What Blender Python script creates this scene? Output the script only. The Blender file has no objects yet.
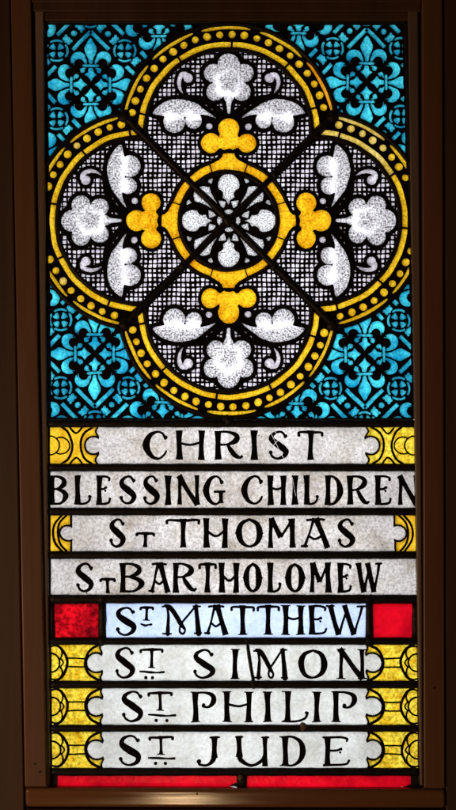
import bpy, math
import numpy as np
from mathutils import Vector

# ------------------------------------------------------------------ camera, world, lamps, exposure
S = 0.001            # one panel unit = 1 mm
D = 1300.0           # camera distance in panel units
CX, CY = 228.0, 405.0
sc = bpy.context.scene
cam_d = bpy.data.cameras.new('camera'); cam = bpy.data.objects.new('camera', cam_d)
sc.collection.objects.link(cam); sc.camera = cam
cam.location = (0, -D*S, 0); cam.rotation_euler = (math.pi/2, 0, 0)
cam_d.sensor_fit = 'VERTICAL'; cam_d.sensor_height = 24; cam_d.lens = 24*D/810.0
cam_d.clip_start = 0.01; cam_d.clip_end = 100
w = bpy.data.worlds.new('World'); sc.world = w; w.use_nodes = True
w.node_tree.nodes['Background'].inputs[0].default_value = (1.0, 0.72, 0.5, 1)
w.node_tree.nodes['Background'].inputs[1].default_value = 0.007

def area(name, loc, target, sx, sy, energy, col):
    l = bpy.data.lights.new(name, 'AREA'); l.shape = 'RECTANGLE'; l.size = sx; l.size_y = sy
    l.energy = energy; l.color = col
    o = bpy.data.objects.new(name, l); sc.collection.objects.link(o)
    o.location = loc
    o.rotation_euler = (Vector(target)-Vector(loc)).to_track_quat('-Z', 'Y').to_euler()
    return o
# daylight arriving behind the glass
area('daylight', (0.0, 0.16, -0.03), (0.0, 0, -0.03), 0.46, 0.86, 2.9, (0.97, 0.98, 1.0))
# dim warm room lamps in front
area('room_lamp', (-1.15, -1.25, -0.45), (0, 0, -0.15), 0.4, 0.4, 9.5, (1.0, 0.60, 0.34))
area('room_spot', (-0.09, -1.30, -0.80), (-0.04, 0, -0.39), 0.10, 0.02, 0.6, (1.0, 0.66, 0.34))
sc.view_settings.view_transform = 'Standard'; sc.view_settings.look = 'None'
sc.view_settings.exposure = 0.0; sc.view_settings.gamma = 1.0

# ------------------------------------------------------------------ materials
def nt(name):
    m = bpy.data.materials.new(name); m.use_nodes = True
    t = m.node_tree; t.nodes.clear()
    return m, t, t.nodes.new('ShaderNodeOutputMaterial')

def noise(t, co, scale, detail=2.0, rough=0.5, dist=0.0):
    n = t.nodes.new('ShaderNodeTexNoise'); n.inputs['Scale'].default_value = scale
    n.inputs['Detail'].default_value = detail; n.inputs['Roughness'].default_value = rough
    n.inputs['Distortion'].default_value = dist
    t.links.new(co, n.inputs['Vector']); return n.outputs['Fac']

def ramp(t, fac, stops):
    r = t.nodes.new('ShaderNodeValToRGB'); e = r.color_ramp.elements
    while len(e) < len(stops): e.new(0.5)
    for k, (p, c) in enumerate(stops):
        e[k].position = p; e[k].color = (c[0], c[1], c[2], 1) if isinstance(c, tuple) else (c, c, c, 1)
    t.links.new(fac, r.inputs[0]); return r.outputs[0]

def mul(t, a, b, fac=1.0, mode='MULTIPLY'):
    m = t.nodes.new('ShaderNodeMix'); m.data_type = 'RGBA'; m.blend_type = mode
    if isinstance(fac, float): m.inputs[0].default_value = fac
    else: t.links.new(fac, m.inputs[0])
    for v, i in ((a, 6), (b, 7)):
        if isinstance(v, tuple): m.inputs[i].default_value = (*v, 1)
        else: t.links.new(v, m.inputs[i])
    return m.outputs[2]

def glass_mat(name, c_lo, c_hi, grain=0.0, grain_scale=900, specks=0.0, seeds=0.0, matt=False, grime=0.0, mott=45, gloss=0.25, seed=0):
    """translucent cathedral glass: colour drifts between c_lo and c_hi; grain = stippled glass-paint matting"""
    m, t, out = nt(name)
    tc = t.nodes.new('ShaderNodeTexCoord')
    mp = t.nodes.new('ShaderNodeMapping'); mp.inputs['Location'].default_value = (seed*1.7, seed*.9, seed*.4)
    t.links.new(tc.outputs['Object'], mp.inputs[0]); co = mp.outputs[0]
    big = noise(t, co, mott, 4, 0.6, 0.4)
    col = ramp(t, big, [(0.34, c_lo), (0.66, c_hi)])
    if grain > 0:
        g = noise(t, co, grain_scale, 2.0, 0.7)
        gr = ramp(t, g, [(0.41, 1.0-grain), (0.57, 1.0)])
        if matt:
            at = t.nodes.new('ShaderNodeAttribute'); at.attribute_name = 'matting'
            inv = ramp(t, at.outputs['Fac'], [(0.0, 0.0), (1.0, 1.0)])
            gr = mul(t, gr, (1, 1, 1), inv, 'MIX')
            base = mul(t, (0.70, 0.69, 0.70), (1.2, 1.2, 1.23), inv, 'MIX')
            col = mul(t, col, base)
        col = mul(t, col, gr)
    if specks > 0:
        s = noise(t, co, 620, 1.0, 0.5)
        col = mul(t, col, ramp(t, s, [(0.27, 1-specks), (0.35, 1.0)]))
        s2 = noise(t, co, 210, 2.0, 0.5)
        col = mul(t, col, ramp(t, s2, [(0.25, 1-specks*.9), (0.29, 1.0)]))
    if grime > 0:
        s = noise(t, co, 22, 5.0, 0.65, 1.0)
        col = mul(t, col, ramp(t, s, [(0.3, (1-grime, 1-grime*1.15, 1-grime*1.4)), (0.55, (1.0, 1.0, 1.0))]))
    if seeds > 0:
        v = t.nodes.new('ShaderNodeTexVoronoi'); v.inputs['Scale'].default_value = 190
        t.links.new(co, v.inputs['Vector'])
        col = mul(t, col, ramp(t, v.outputs['Distance'], [(0.0, 1+seeds), (0.22, 1.0)]))
    tr = t.nodes.new('ShaderNodeBsdfTranslucent'); t.links.new(col, tr.inputs[0])
    bn = t.nodes.new('ShaderNodeBump'); bn.inputs['Strength'].default_value = 0.35; bn.inputs['Distance'].default_value = 0.002
    t.links.new(noise(t, co, 120, 3, 0.5), bn.inputs['Height'])
    gl = t.nodes.new('ShaderNodeBsdfGlossy'); gl.inputs['Roughness'].default_value = gloss
    gl.inputs['Color'].default_value = (0.5, 0.5, 0.5, 1)
    t.links.new(bn.outputs[0], gl.inputs['Normal'])
    mx = t.nodes.new('ShaderNodeMixShader'); mx.inputs[0].default_value = 0.03
    t.links.new(tr.outputs[0], mx.inputs[1]); t.links.new(gl.outputs[0], mx.inputs[2])
    t.links.new(mx.outputs[0], out.inputs[0])
    return m

def solid_mat(name, c0, c1, rough, metal=0.0, scale=60, bump=0.2, spec=0.5, stretch=(1, 1, 1)):
    m, t, out = nt(name)
    tc = t.nodes.new('ShaderNodeTexCoord'); mp = t.nodes.new('ShaderNodeMapping')
    mp.inputs['Scale'].default_value = stretch
    t.links.new(tc.outputs['Object'], mp.inputs[0])
    n = noise(t, mp.outputs[0], scale, 5, 0.6, 0.3)
    p = t.nodes.new('ShaderNodeBsdfPrincipled')
    t.links.new(ramp(t, n, [(0.3, c0), (0.7, c1)]), p.inputs['Base Color'])
    n2 = noise(t, mp.outputs[0], scale*3.1, 3, 0.6)
    rr = ramp(t, n2, [(0.3, max(rough-0.08, 0.03)), (0.7, min(rough+0.12, 1))])
    t.links.new(rr, p.inputs['Roughness'])
    p.inputs['Metallic'].default_value = metal; p.inputs['Specular IOR Level'].default_value = spec
    b = t.nodes.new('ShaderNodeBump'); b.inputs['Strength'].default_value = bump; b.inputs['Distance'].default_value = 0.0006
    t.links.new(n2, b.inputs['Height']); t.links.new(b.outputs[0], p.inputs['Normal'])
    t.links.new(p.outputs[0], out.inputs[0])
    return m

M = {}
M['stipple'] = glass_mat('stippled_white_glass', (0.82, 0.80, 0.84), (0.98, 0.97, 1.0), grain=0.86, grain_scale=520, matt=True)
M['ground'] = glass_mat('hatched_white_glass', (0.46, 0.42, 0.48), (0.84, 0.80, 0.88), grain=0.45, grain_scale=500, mott=110)
M['medal'] = glass_mat('medallion_glass', (0.68, 0.68, 0.70), (0.86, 0.86, 0.88), grain=0.75, grain_scale=620)
M['gold'] = glass_mat('gold_glass', (0.72, 0.40, 0.006), (1.0, 0.66, 0.03), grain=0.42, grain_scale=420, mott=50)
M['amber'] = glass_mat('amber_glass', (0.66, 0.27, 0.003), (1.0, 0.58, 0.015), grain=0.45, grain_scale=420, mott=75, seed=3)
M['pale_gold'] = glass_mat('pale_gold_glass', (0.70, 0.46, 0.05), (0.92, 0.72, 0.20), grain=0.40, grain_scale=420, mott=70, seed=5)
M['orange'] = glass_mat('orange_glass', (0.80, 0.26, 0.004), (0.95, 0.50, 0.03), grain=0.25, grain_scale=420, mott=50, seed=8)
M['stain'] = glass_mat('silver_stain_glass', (0.72, 0.42, 0.008), (1.0, 0.80, 0.07), grain=0.48, grain_scale=270, mott=90, seed=11)
M['stain_deep'] = glass_mat('deep_silver_stain_glass', (0.66, 0.34, 0.01), (0.90, 0.58, 0.03), grain=0.25, grain_scale=420, mott=60, seed=13)
M['blue'] = glass_mat('turquoise_glass', (0.006, 0.32, 0.56), (0.085, 0.80, 0.95), grain=0.38, grain_scale=330, mott=42, seed=2)
M['band'] = glass_mat('white_band_glass', (0.48, 0.445, 0.43), (0.66, 0.63, 0.615), grain=0.34, grain_scale=330, specks=0.85, grime=0.34, mott=30)
M['band_clean'] = glass_mat('clean_white_band_glass', (0.52, 0.53, 0.51), (0.66, 0.67, 0.66), grain=0.15, grain_scale=260, specks=0.45, grime=0.22, mott=30, seed=4)
M['band_blue'] = glass_mat('pale_blue_band_glass', (0.42, 0.52, 0.76), (0.54, 0.64, 0.86), grain=0.12, grain_scale=240, specks=0.3, mott=40, seed=6)
M['red'] = glass_mat('ruby_glass', (0.36, 0.001, 0.008), (0.70, 0.003, 0.014), grain=0.12, grain_scale=160, mott=25, seed=7)
M['red_rough'] = glass_mat('hammered_ruby_glass', (0.20, 0.001, 0.006), (0.74, 0.004, 0.012), grain=0.60, grain_scale=170, mott=40, seed=9)
M['paint'] = solid_mat('black_glass_paint', (0.004, 0.0035, 0.004), (0.008, 0.007, 0.007), 0.75, scale=200, spec=0.08)
M['lead'] = solid_mat('lead', (0.006, 0.005, 0.006), (0.016, 0.014, 0.014), 0.5, metal=0.0, scale=120, bump=0.5, spec=0.22)
M['putty'] = solid_mat('old_putty', (0.10, 0.07, 0.045), (0.22, 0.16, 0.10), 0.85, scale=200, bump=1.0)
M['wood'] = solid_mat('varnished_wood', (0.10, 0.045, 0.020), (0.17, 0.078, 0.038), 0.36, scale=22, bump=0.30, spec=0.5, stretch=(1, 1, 0.06))
M['wood_rail'] = solid_mat('varnished_rail_wood', (0.10, 0.045, 0.020), (0.19, 0.085, 0.038), 0.13, scale=22, bump=0.12, spec=0.6, stretch=(0.06, 1, 1))
M['wood_dark'] = solid_mat('dark_wood', (0.040, 0.019, 0.010), (0.075, 0.036, 0.018), 0.45, scale=18, bump=0.3, spec=0.4, stretch=(1, 1, 0.06))
M['bead'] = solid_mat('bead_wood', (0.12, 0.08, 0.058), (0.20, 0.14, 0.11), 0.35, scale=30, bump=0.35, spec=0.4, stretch=(1, 1, 0.1))
M['screw'] = solid_mat('dull_screw_metal', (0.03, 0.02, 0.015), (0.06, 0.04, 0.03), 0.4, metal=0.7)

# ------------------------------------------------------------------ object helpers
def link(o, parent=None):
    sc.collection.objects.link(o)
    if parent: o.parent = parent
    return o
def empty(name, parent=None):
    o = bpy.data.objects.new(name, None); o.empty_display_size = 0.05
    return link(o, parent)

def W2(u, v, depth=0.0):
    """panel units -> metres; depth counts towards the room"""
    return ((u-CX)*S, -depth*S, (CY-v)*S)

def PX(u, v, depth):
    """a point of the frame standing `depth` in front of the glass, from its photographed outline"""
    k = (D-depth)/D
    return ((u-CX)*S*k, -depth*S, (CY-v)*S*k)

H = 0.4   # contour grid, panel units

def warp(U, V):
    """hand-drawn wobble, the same over the whole panel"""
    du = 0.26*np.sin(U*.17+V*.09+1)+0.14*np.sin(V*.27-U*.07+2)+0.04*np.sin(U*.8+V*.6)
    dv = 0.26*np.sin(V*.16-U*.11+4)+0.14*np.sin(U*.25+V*.09)+0.04*np.sin(V*.75-U*.7+1)
    return U+du, V+dv

class Win:
    def __init__(s, u0, v0, u1, v1, wob=True):
        s.i0 = int(math.floor(u0/H))-1; s.j0 = int(math.floor(v0/H))-1
        s.i1 = int(math.ceil(u1/H))+2; s.j1 = int(math.ceil(v1/H))+2
        s.RU, s.RV = np.meshgrid(np.arange(s.i0, s.i1)*H, np.arange(s.j0, s.j1)*H)
        s.U, s.V = warp(s.RU, s.RV) if wob else (s.RU, s.RV)

def contour_mesh(name, win, F, mat, parent, zf=0.0, zb=3.0, merge=True, attr=None):
    """fill F<0 on the grid with a sheet at depth zf (front) with edges running back to -zb"""
    F = np.array(F, dtype=np.float64, copy=True)
    F[np.abs(F) < 1e-6] = 1e-6
    F[0, :] = F[-1, :] = 1.0; F[:, 0] = F[:, -1] = 1.0
    n_j, n_i = F.shape; N = n_j*n_i
    ins = F < 0
    if not ins.any(): return None
    idx = np.arange(N).reshape(n_j, n_i)
    code = (ins[:-1, :-1]*1+ins[:-1, 1:]*2+ins[1:, 1:]*4+ins[1:, :-1]*8)
    faces = []; segs = []
    for c in range(1, 15):
        jj, ii = np.nonzero(code == c)
        if len(jj) == 0: continue
        b = idx[jj, ii]
        corner = [b, b+1, b+1+n_i, b+n_i]
        cross = [N+b, 2*N+b+1, N+b+n_i, 2*N+b]     # top h-edge, right v-edge, bottom h-edge, left v-edge
        seq = []
        for k in range(4):
            if c >> k & 1: seq.append(('c', corner[k]))
            if (c >> k & 1) != (c >> ((k+1) % 4) & 1): seq.append(('x', cross[k]))
        faces.append(np.stack([q[1] for q in seq][::-1], 1))
        for k in range(len(seq)):
            p, q = seq[k], seq[(k+1) % len(seq)]
            if p[0] == 'x' and q[0] == 'x': segs.append(np.stack([p[1], q[1]], 1))
    full = code == 15
    if merge:
        pad = np.pad(full, ((0, 0), (1, 1))).astype(np.int8); d = np.diff(pad, axis=1)
        sj, si = np.nonzero(d == 1); ej, ei = np.nonzero(d == -1)
        a = sj*n_i+si; e = ej*n_i+ei
        if len(a): faces.append(np.stack([a, a+n_i, e+n_i, e], 1))
    else:
        jj, ii = np.nonzero(full); a = idx[jj, ii]
        if len(a): faces.append(np.stack([a, a+n_i, a+n_i+1, a+1], 1))
    segs = np.concatenate(segs) if segs else np.zeros((0, 2), int)
    walls = np.stack([segs[:, 0], segs[:, 1], segs[:, 1]+3*N, segs[:, 0]+3*N], 1)
    faces.append(walls)
    flat = np.concatenate([f.ravel() for f in faces])
    sizes = np.concatenate([np.full(len(f), f.shape[1]) for f in faces])
    uq, inv = np.unique(flat, return_inverse=True)
    kind = uq//N; base = uq % N; bj = base//n_i; bi = base % n_i
    back = kind >= 3; k2 = np.where(back, kind-3, kind)
    u = (bi+win.i0)*H; v = (bj+win.j0)*H
    m1 = k2 == 1; f0 = F[bj[m1], bi[m1]]; f1 = F[bj[m1], bi[m1]+1]; u = u.astype(float); v = v.astype(float)
    u[m1] += H*np.clip(f0/(f0-f1), .02, .98)
    m2 = k2 == 2; f0 = F[bj[m2], bi[m2]]; f1 = F[bj[m2]+1, bi[m2]]
    v[m2] += H*np.clip(f0/(f0-f1), .02, .98)
    co = np.empty((len(uq), 3)); co[:, 0] = (u-CX)*S; co[:, 2] = (CY-v)*S
    co[:, 1] = np.where(back, zb*S, -zf*S)
    me = bpy.data.meshes.new(name)
    me.vertices.add(len(co)); me.vertices.foreach_set('co', co.ravel())
    me.loops.add(len(flat)); me.loops.foreach_set('vertex_index', inv.astype(np.int32).ravel())
    me.polygons.add(len(sizes))
    me.polygons.foreach_set('loop_start', np.concatenate([[0], np.cumsum(sizes)[:-1]]).astype(np.int32))
    me.update(calc_edges=True)
    if attr is not None:
        at = me.attributes.new('matting', 'FLOAT', 'POINT')
        at.data.foreach_set('value', np.clip(attr(u, v), 0, 1).astype(np.float32))
    me.materials.append(mat)
    return link(bpy.data.objects.new(name, me), parent)

# ---- 2-D distance functions (negative inside); x, y arrays
def circ(x, y, cx, cy, r): return np.hypot(x-cx, y-cy)-r
def seg(x, y, a, b, ra, rb=None):
    rb = ra if rb is None else rb
    dx, dy = b[0]-a[0], b[1]-a[1]; L = dx*dx+dy*dy+1e-9
    t = np.clip(((x-a[0])*dx+(y-a[1])*dy)/L, 0, 1)
    return np.hypot(x-a[0]-t*dx, y-a[1]-t*dy)-(ra+(rb-ra)*t)
def poly(x, y, pts):
    d = np.full(x.shape, 1e9); s = np.zeros(x.shape, bool); n = len(pts)
    for k in range(n):
        a, b = pts[k], pts[(k+1) % n]
        d = np.minimum(d, seg(x, y, a, b, 0))
        if a[1] != b[1]:
            c = (a[1] > y) != (b[1] > y)
            s ^= c & (x < (b[0]-a[0])*(y-a[1])/(b[1]-a[1])+a[0])
    return np.where(s, -d, d)
def cr(pts, n=6, closed=False):
    """Catmull-Rom through tuples"""
    P = [np.array(p, float) for p in pts]
    if closed: P = [P[-1]]+P+[P[0], P[1]]
    else: P = [2*P[0]-P[1]]+P+[2*P[-1]-P[-2]]
    out = []
    for k in range(1, len(P)-2):
        p0, p1, p2, p3 = P[k-1:k+3]
        for q in range(n):
            t = q/n
            out.append(.5*((2*p1)+(-p0+p2)*t+(2*p0-5*p1+4*p2-p3)*t*t+(-p0+3*p1-3*p2+p3)*t**3))
    if not closed: out.append(P[-2])
    return out
def brush(x, y, pts, n=6):
    q = cr(pts, n); d = np.full(x.shape, 1e9)
    for a, b in zip(q[:-1], q[1:]): d = np.minimum(d, seg(x, y, a, b, max(a[2], .2), max(b[2], .2)))
    return d
def spoly(x, y, pts, n=5): return poly(x, y, [tuple(p) for p in cr(pts, n, True)])
def U_(*f):
    d = f[0]
    for g in f[1:]: d = np.minimum(d, g)
    return d
def smin(a, b, k):
    h = np.clip(.5+.5*(b-a)/k, 0, 1); return b+(a-b)*h-k*h*(1-h)

# sight line of the old panel (it is slightly out of square)
def Lf(v): return np.interp(v, [20, 130, 410, 760], [45, 46.3, 49, 51.3])
def Rf(v): return np.interp(v, [20, 140, 220, 400, 600, 770], [404, 407.5, 410.5, 414.3, 417, 418.6])
def sides(U, V): return np.maximum(Lf(V)-U, U-Rf(V))
TOP, BOT = 23.5, 419.5

# ------------------------------------------------------------------ the panel
panel = empty('stained_glass_panel')
panel['label'] = 'leaded stained glass panel with gold quatrefoil, turquoise corners and eight lettered bands of saints'
panel['category'] = 'stained glass'

QX, QY, OFF = 228.7, 220.7, 88.0
PAINT_F, PAINT_B = 0.5, 0.0    # paint sits 0.5 in front of the glass

def local(win, k):
    """quatrefoil-local frame of lobe k: x across, r outward (0 top, 1 right, 2 bottom, 3 left)"""
    X, Y = win.U-QX, win.V-QY
    return [(X, -Y), (Y, X), (-X, Y), (-Y, -X)][k]
def toworld(k, x, r):
    return [(QX+x, QY-r), (QX+r, QY+x), (QX-x, QY+r), (QX-r, QY-x)][k]
def win_local(k, x0, r0, x1, r1, pad=2):
    a = toworld(k, x0, r0); b = toworld(k, x1, r1)
    return Win(min(a[0], b[0])-pad, min(a[1], b[1])-pad, max(a[0], b[0])+pad, max(a[1], b[1])+pad)

def flower(x, r):
    f = circ(x, r, 0, 156, 11.2)
    for cx, cr_, rr in ((-15.6, 147.5, 9.3), (15.6, 147.5, 9.3), (-13, 129, 9.2), (13, 129, 9.2)):
        f = np.minimum(f, circ(x, r, cx, cr_, rr))
    f = np.minimum(f, circ(x, r, 0, 139, 12.8))
    return np.minimum(f, brush(x, r, [(0, 124, 5.5), (0, 119, 3.0), (0, 113, 2.0), (0, 108.5, 1.6)]))
def leaf(x, r, sgn):
    x = x*sgn    # sgn = -1: the leaf on the left
    f = spoly(x, r, [(76, 108), (66, 117.5), (50, 121.5), (34, 118), (25, 112), (13, 102.5), (22, 105.5), (30, 106), (42, 104), (58, 104), (68, 105.5)])
    f = smin(f, U_(circ(x, r, 54.5, 98.6, 10.6), circ(x, r, 35.0, 100.2, 8.4)), 1.5)
    return f
def scroll(x, r, sgn):
    x = x*sgn
    f = U_(circ(x, r, 40.6, 142.6, 4.7), brush(x, r, [(45.6, 127.5, .4), (48.4, 132.5, 1.4), (49.4, 139, 2.0), (47, 145.5, 2.3), (42.5, 147, 1.6)]))
    return np.maximum(f, -seg(x, r, (45.6, 141.5), (44.4, 133), .75, 2.0))
def trefoil(x, r):
    f = U_(circ(x, r, 0, 92, 10.6), circ(x, r, -18, 77.5, 9.8), circ(x, r, 18, 77.5, 9.6), circ(x, r, 0, 80, 10.5))
    f = np.minimum(f, poly(x, r, [(-16, 72.5), (16, 72.5), (16, 82), (-16, 82)]))
    return np.maximum(f, -circ(x, r, 0, 64.2, 7.4))
def hl(k, kind):
    """where the glass painter rubbed the matting away: round the heart of a flower, along the rib of a leaf"""
    def fn(u, v):
        X, Y = u-QX, v-QY
        x, r = [(X, -Y), (Y, X), (-X, Y), (-Y, -X)][k]
        if kind == 'flower':
            d = np.hypot(x, (r-138)*.95)
            a = np.arctan2(x, r-138)
            g = (.62+.38*np.cos(a*1.0+[2.6, 3.4, .4, 2.2][k]))
            o = np.exp(-((d-(11.5+1.2*np.sin(a*5+1)))/3.4)**2)*g*.95
            o = np.maximum(o, .45*np.exp(-((x/2.2)**2))*(r < 126))
            return o
        ax = np.abs(x)
        q = seg(ax, r, (24, 104), (38, 103.5), 0); q = np.minimum(q, seg(ax, r, (38, 105.5), (66, 103), 0))
        return np.exp(-(q/(4.4+1.2*np.sin(ax*.35+k)))**2)*(.70+.2*np.sin(ax*.23+k*2))
    return fn

def ogee_pts(): return [(-19, 48), (-19, 55.6), (-14, 58.4), (-9.4, 61), (-6.4, 64), (-5.4, 67.2), (5.4, 67.2), (6.4, 64), (9.4, 61), (14, 58.4), (19, 55.6), (19, 48)]
lobe_names = ['top', 'right', 'bottom', 'left']
for k in range(4):
    wn = win_local(k, -96, 20, 96, 186)
    x, r = local(wn, k)
    rc = np.hypot(x, r-OFF)
    wedge = (np.abs(x)-r)/math.sqrt(2)
    region = np.maximum(rc-84.5, np.maximum(wedge, 58.5-np.hypot(x, r)))
    region = np.maximum(region, sides(wn.U, wn.V))
    region = np.maximum(region, -(poly(x, r, ogee_pts())-.6))
    figs = [('flower', flower(x, r), M['stipple'], (-28, 106, 28, 169), 'flower'),
            ('trefoil', trefoil(x, r), M['amber'], (-30, 66, 30, 104), None)]
    for s in (-1, 1):
        rot = [(-1, 1), (1, -1)][s > 0]
        figs.append(('leaf', leaf(x, r, s), M['stipple'], (min(10*s, 78*s), 86, max(10*s, 78*s), 124),
                     'leaf'))
        figs.append(('scroll', scroll(x, r, s), M['ground'], (min(34*s, 52*s), 125, max(34*s, 52*s), 152), None))
        figs.append(('dot', circ(x, r, 19.5*s, 94, 3.1), M['ground'], (min(15*s, 24*s), 90, max(15*s, 24*s), 99), None))
    op = np.full(x.shape, 1e9); halo = np.full(x.shape, 1e9)
    for nm, f, m, bb, sp in figs:
        op = np.minimum(op, f)
        halo = np.minimum(halo, f-(4.3 if nm in ('flower', 'leaf') else 3.5))
    # stem-side flourishes between flower and leaves
    for s in (-1, 1):
        halo = np.minimum(halo, seg(x, r, (0, 100), (12*s, 110), 5, 3))
        halo = np.minimum(halo, brush(x, r, [(45.5*s, 128, 2.8), (40*s, 123.5, 2.8), (30*s, 122.5, 2.8), (20*s, 118, 2.8), (8*s, 108, 3.0)]))
    # hatching, square to the panel
    sp_ = 4.75
    gu = np.abs(((wn.U-QX+sp_/2) % sp_)-sp_/2); gv = np.abs(((wn.V-QY+sp_/2) % sp_)-sp_/2)
    lw = 1.0+0.25*np.sin(wn.U*.31+wn.V*.17)+0.18*np.sin(wn.V*.53+k)
    hatch = np.minimum(gu, gv)-lw
    cells = np.maximum(region+3.0, -hatch)
    cells = np.maximum(cells, -halo)
    cells = np.maximum(cells, wedge+4.2)
    cells = np.maximum(cells, 63.0-np.hypot(x, r))
    op2 = np.minimum(op, cells)
    lobe = contour_mesh('lobe', wn, np.maximum(region, -op2), M['paint'], panel, PAINT_F, PAINT_B)
    lobe['label'] = '%s lobe of the quatrefoil with white flower, two leaves and hatched ground' % lobe_names[k]
    gr = np.maximum(region, -(halo+0.5))
    contour_mesh('hatched_ground', wn, gr, M['ground'], lobe)
    for nm, f, m, bb, sp in figs:
        w2 = win_local(k, *bb)
        x2, r2 = local(w2, k)
        j0, i0 = w2.j0-wn.j0, w2.i0-wn.i0
        if j0 < 0 or i0 < 0: w2 = wn; f2 = f
        else: f2 = f[j0:j0+w2.U.shape[0], i0:i0+w2.U.shape[1]]
        if f2.shape != w2.U.shape: w2 = wn; f2 = f
        contour_mesh(nm, w2, f2-.25, m, lobe, merge=sp is None, attr=hl(k, sp) if sp else None, zb=3.2)

    # border of gold arcs and beads round the lobe
    wb = win_local(k, -112, 50, 112, 198)
    x, r = local(wb, k)
    rc = np.hypot(x, r-OFF); an = np.degrees(np.arctan2(x, r-OFF))
    wedge = (np.abs(x)-r)/math.sqrt(2)
    clip = np.maximum(wedge+3.2, sides(wb.U, wb.V)+1.5)
    if k == 0: clip = np.maximum(clip, TOP+2-wb.V)
    if k == 2: clip = np.maximum(clip, wb.V-BOT+3)
    reg = np.maximum(np.maximum(rc-109.5, 83.5-rc), np.maximum(wedge, sides(wb.U, wb.V)-2))
    gaps = [-78, -34, 2, 41, 74]
    def angsep(a0): return np.abs(an-a0)*math.pi/180*rc
    ring = np.maximum(rc-91.0, 85.9-rc)
    for g in gaps: ring = np.maximum(ring, 1.0-angsep(g+k*3))
    ring = np.maximum(ring, clip+1)
    op = ring.copy(); parts = []
    inner_mat = M['gold']
    beads = []
    for n in range(-15, 16):
        a = math.radians(n*7.3+2+k*1.3)
        bx, br = 98.2*math.sin(a), OFF+98.2*math.cos(a)
        if abs(bx) > br-6: continue
        wu, wv = toworld(k, bx, br)
        if wu < Lf(wv)+1 or wu > Rf(wv)-1: continue
        rad = 3.6+.3*math.sin(n*2.3+k)
        beads.append((bx, br, rad, n)); op = np.minimum(op, circ(x, r, bx, br, rad))
    arcs = []
    for q, (a0, a1) in enumerate([(-116, -84), (-80, -50), (-46, -20), (-15, 12), (17, 44), (48, 78), (82, 114)]):
        mid = (a0+a1)/2; half = (a1-a0)/2
        tpr = np.clip(1-((an-mid)/half)**2, 0, 1)
        wdt = 0.4+1.5*np.sqrt(tpr)
        f = np.maximum(np.abs(rc-105.0)-wdt, (np.abs(an-mid)-half)*math.pi/180*rc)
        f = np.maximum(f, clip+1)
        arcs.append((f, a0, a1)); op = np.minimum(op, f)
    border = contour_mesh('border', wb, np.maximum(reg, -op), M['paint'], panel, PAINT_F, PAINT_B)
    border['label'] = 'beaded gold border round the %s lobe' % lobe_names[k]
    cuts = [-180]+[g+k*3 for g in gaps]+[180]
    for a0, a1 in zip(cuts[:-1], cuts[1:]):
        f = np.maximum(ring, np.maximum(a0-an, an-a1)*1.0)
        contour_mesh('gold_arc', wb, f-.2, M['pale_gold'] if k == 1 and a1 < 0 else inner_mat, border)
    for q, (f, a0, a1) in enumerate(arcs):
        contour_mesh('outer_arc', wb, f-.2, M['orange'] if (k == 0 and q >= 5) else (M['pale_gold'] if k == 1 and q < 2 else inner_mat), border)
    for bx, br, rad, n in beads:
        wu, wv = toworld(k, bx, br)
        w2 = Win(wu-6, wv-6, wu+6, wv+6)
        f = np.maximum(circ(w2.U, w2.V, wu, wv, rad+.2), sides(w2.U, w2.V)+1.2)
        contour_mesh('bead', w2, f, M['pale_gold'] if ((k == 1 and n < -6) or (k == 3 and n % 6 == 0)) else M['gold'], border)

# ---- the central medallion
wm = Win(QX-72, QY-72, QX+72, QY+72)
RR = np.hypot(wm.U-QX, wm.V-QY)
opm = np.full(RR.shape, 1e9); med_parts = []
for k in range(4):
    x, r = local(wm, k)
    an = np.degrees(np.arctan2(x, r)); wedge = (np.abs(x)-r)/math.sqrt(2)
    # gold ring: two plain pieces and one with an ogee point
    ringf = np.maximum(np.maximum(RR-59.0, 51.4-RR), wedge+3.2)
    for s in (-1, 1):
        med_parts.append(('ring_piece', np.maximum(ringf, 19.0-an*s), M['amber']))
    ogee = poly(x, r, ogee_pts())
    ogee = np.maximum(np.maximum(ogee, 51.2-RR), (np.abs(an)-17.8)*.95)
    med_parts.append(('ring_point', ogee, M['amber']))
    pet = U_(circ(x, r, 0, 35.6, 10.9), poly(x, r, [(-7, 36), (7, 36), (8.5, 25.5), (5.5, 23), (2.0, 21), (0, 15.8), (-2.0, 21), (-5.5, 23), (-8.5, 25.5)]))
    pet = np.maximum(pet, -U_(circ(x, r, -10.8, 26.0, 5.4), circ(x, r, 10.8, 26.0, 5.4)))
    med_parts.append(('petal', pet, M['medal']))
    bits = np.minimum(circ(x, r, 0, 0, 0)+99, np.maximum(circ(x, r, 0, 5.5, 5.8), 6.5-r))
    for s in (-1, 1):
        xs = x*s
        bits = U_(bits,
                  poly(xs, r, [(29.5, 33.5), (25, 34.6), (19.5, 33.5), (18, 28), (15, 22), (11.0, 15.5), (20, 22)])-.3,
                  poly(xs, r, [(17.5, 37), (20.5, 38.8), (19.5, 42.8), (15.6, 41.5)]),
                  poly(xs, r, [(3.2, 19), (9.5, 19.8), (7.6, 15.2), (5.0, 13.2)])-.5)
    bits = np.maximum(bits, wedge+3.6); bits = np.maximum(bits, RR-45.5)
    med_parts.append(('leaf_sprig', bits, M['medal']))
for nm, f, m in med_parts: opm = np.minimum(opm, f)
xk = [local(wm, k) for k in range(4)]
halo_t = np.minimum.reduce([trefoil(*q)-2.0 for q in xk])
regm = np.maximum(U_(RR-61.0, np.minimum.reduce([med_parts[i][1]-2.5 for i in range(len(med_parts)) if med_parts[i][0] == 'ring_point'])), -halo_t)
med = contour_mesh('medallion', wm, np.maximum(regm, -opm), M['paint'], panel, PAINT_F+.15, PAINT_B)
med['label'] = 'round centre medallion with four white petals inside a gold ring'
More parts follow.
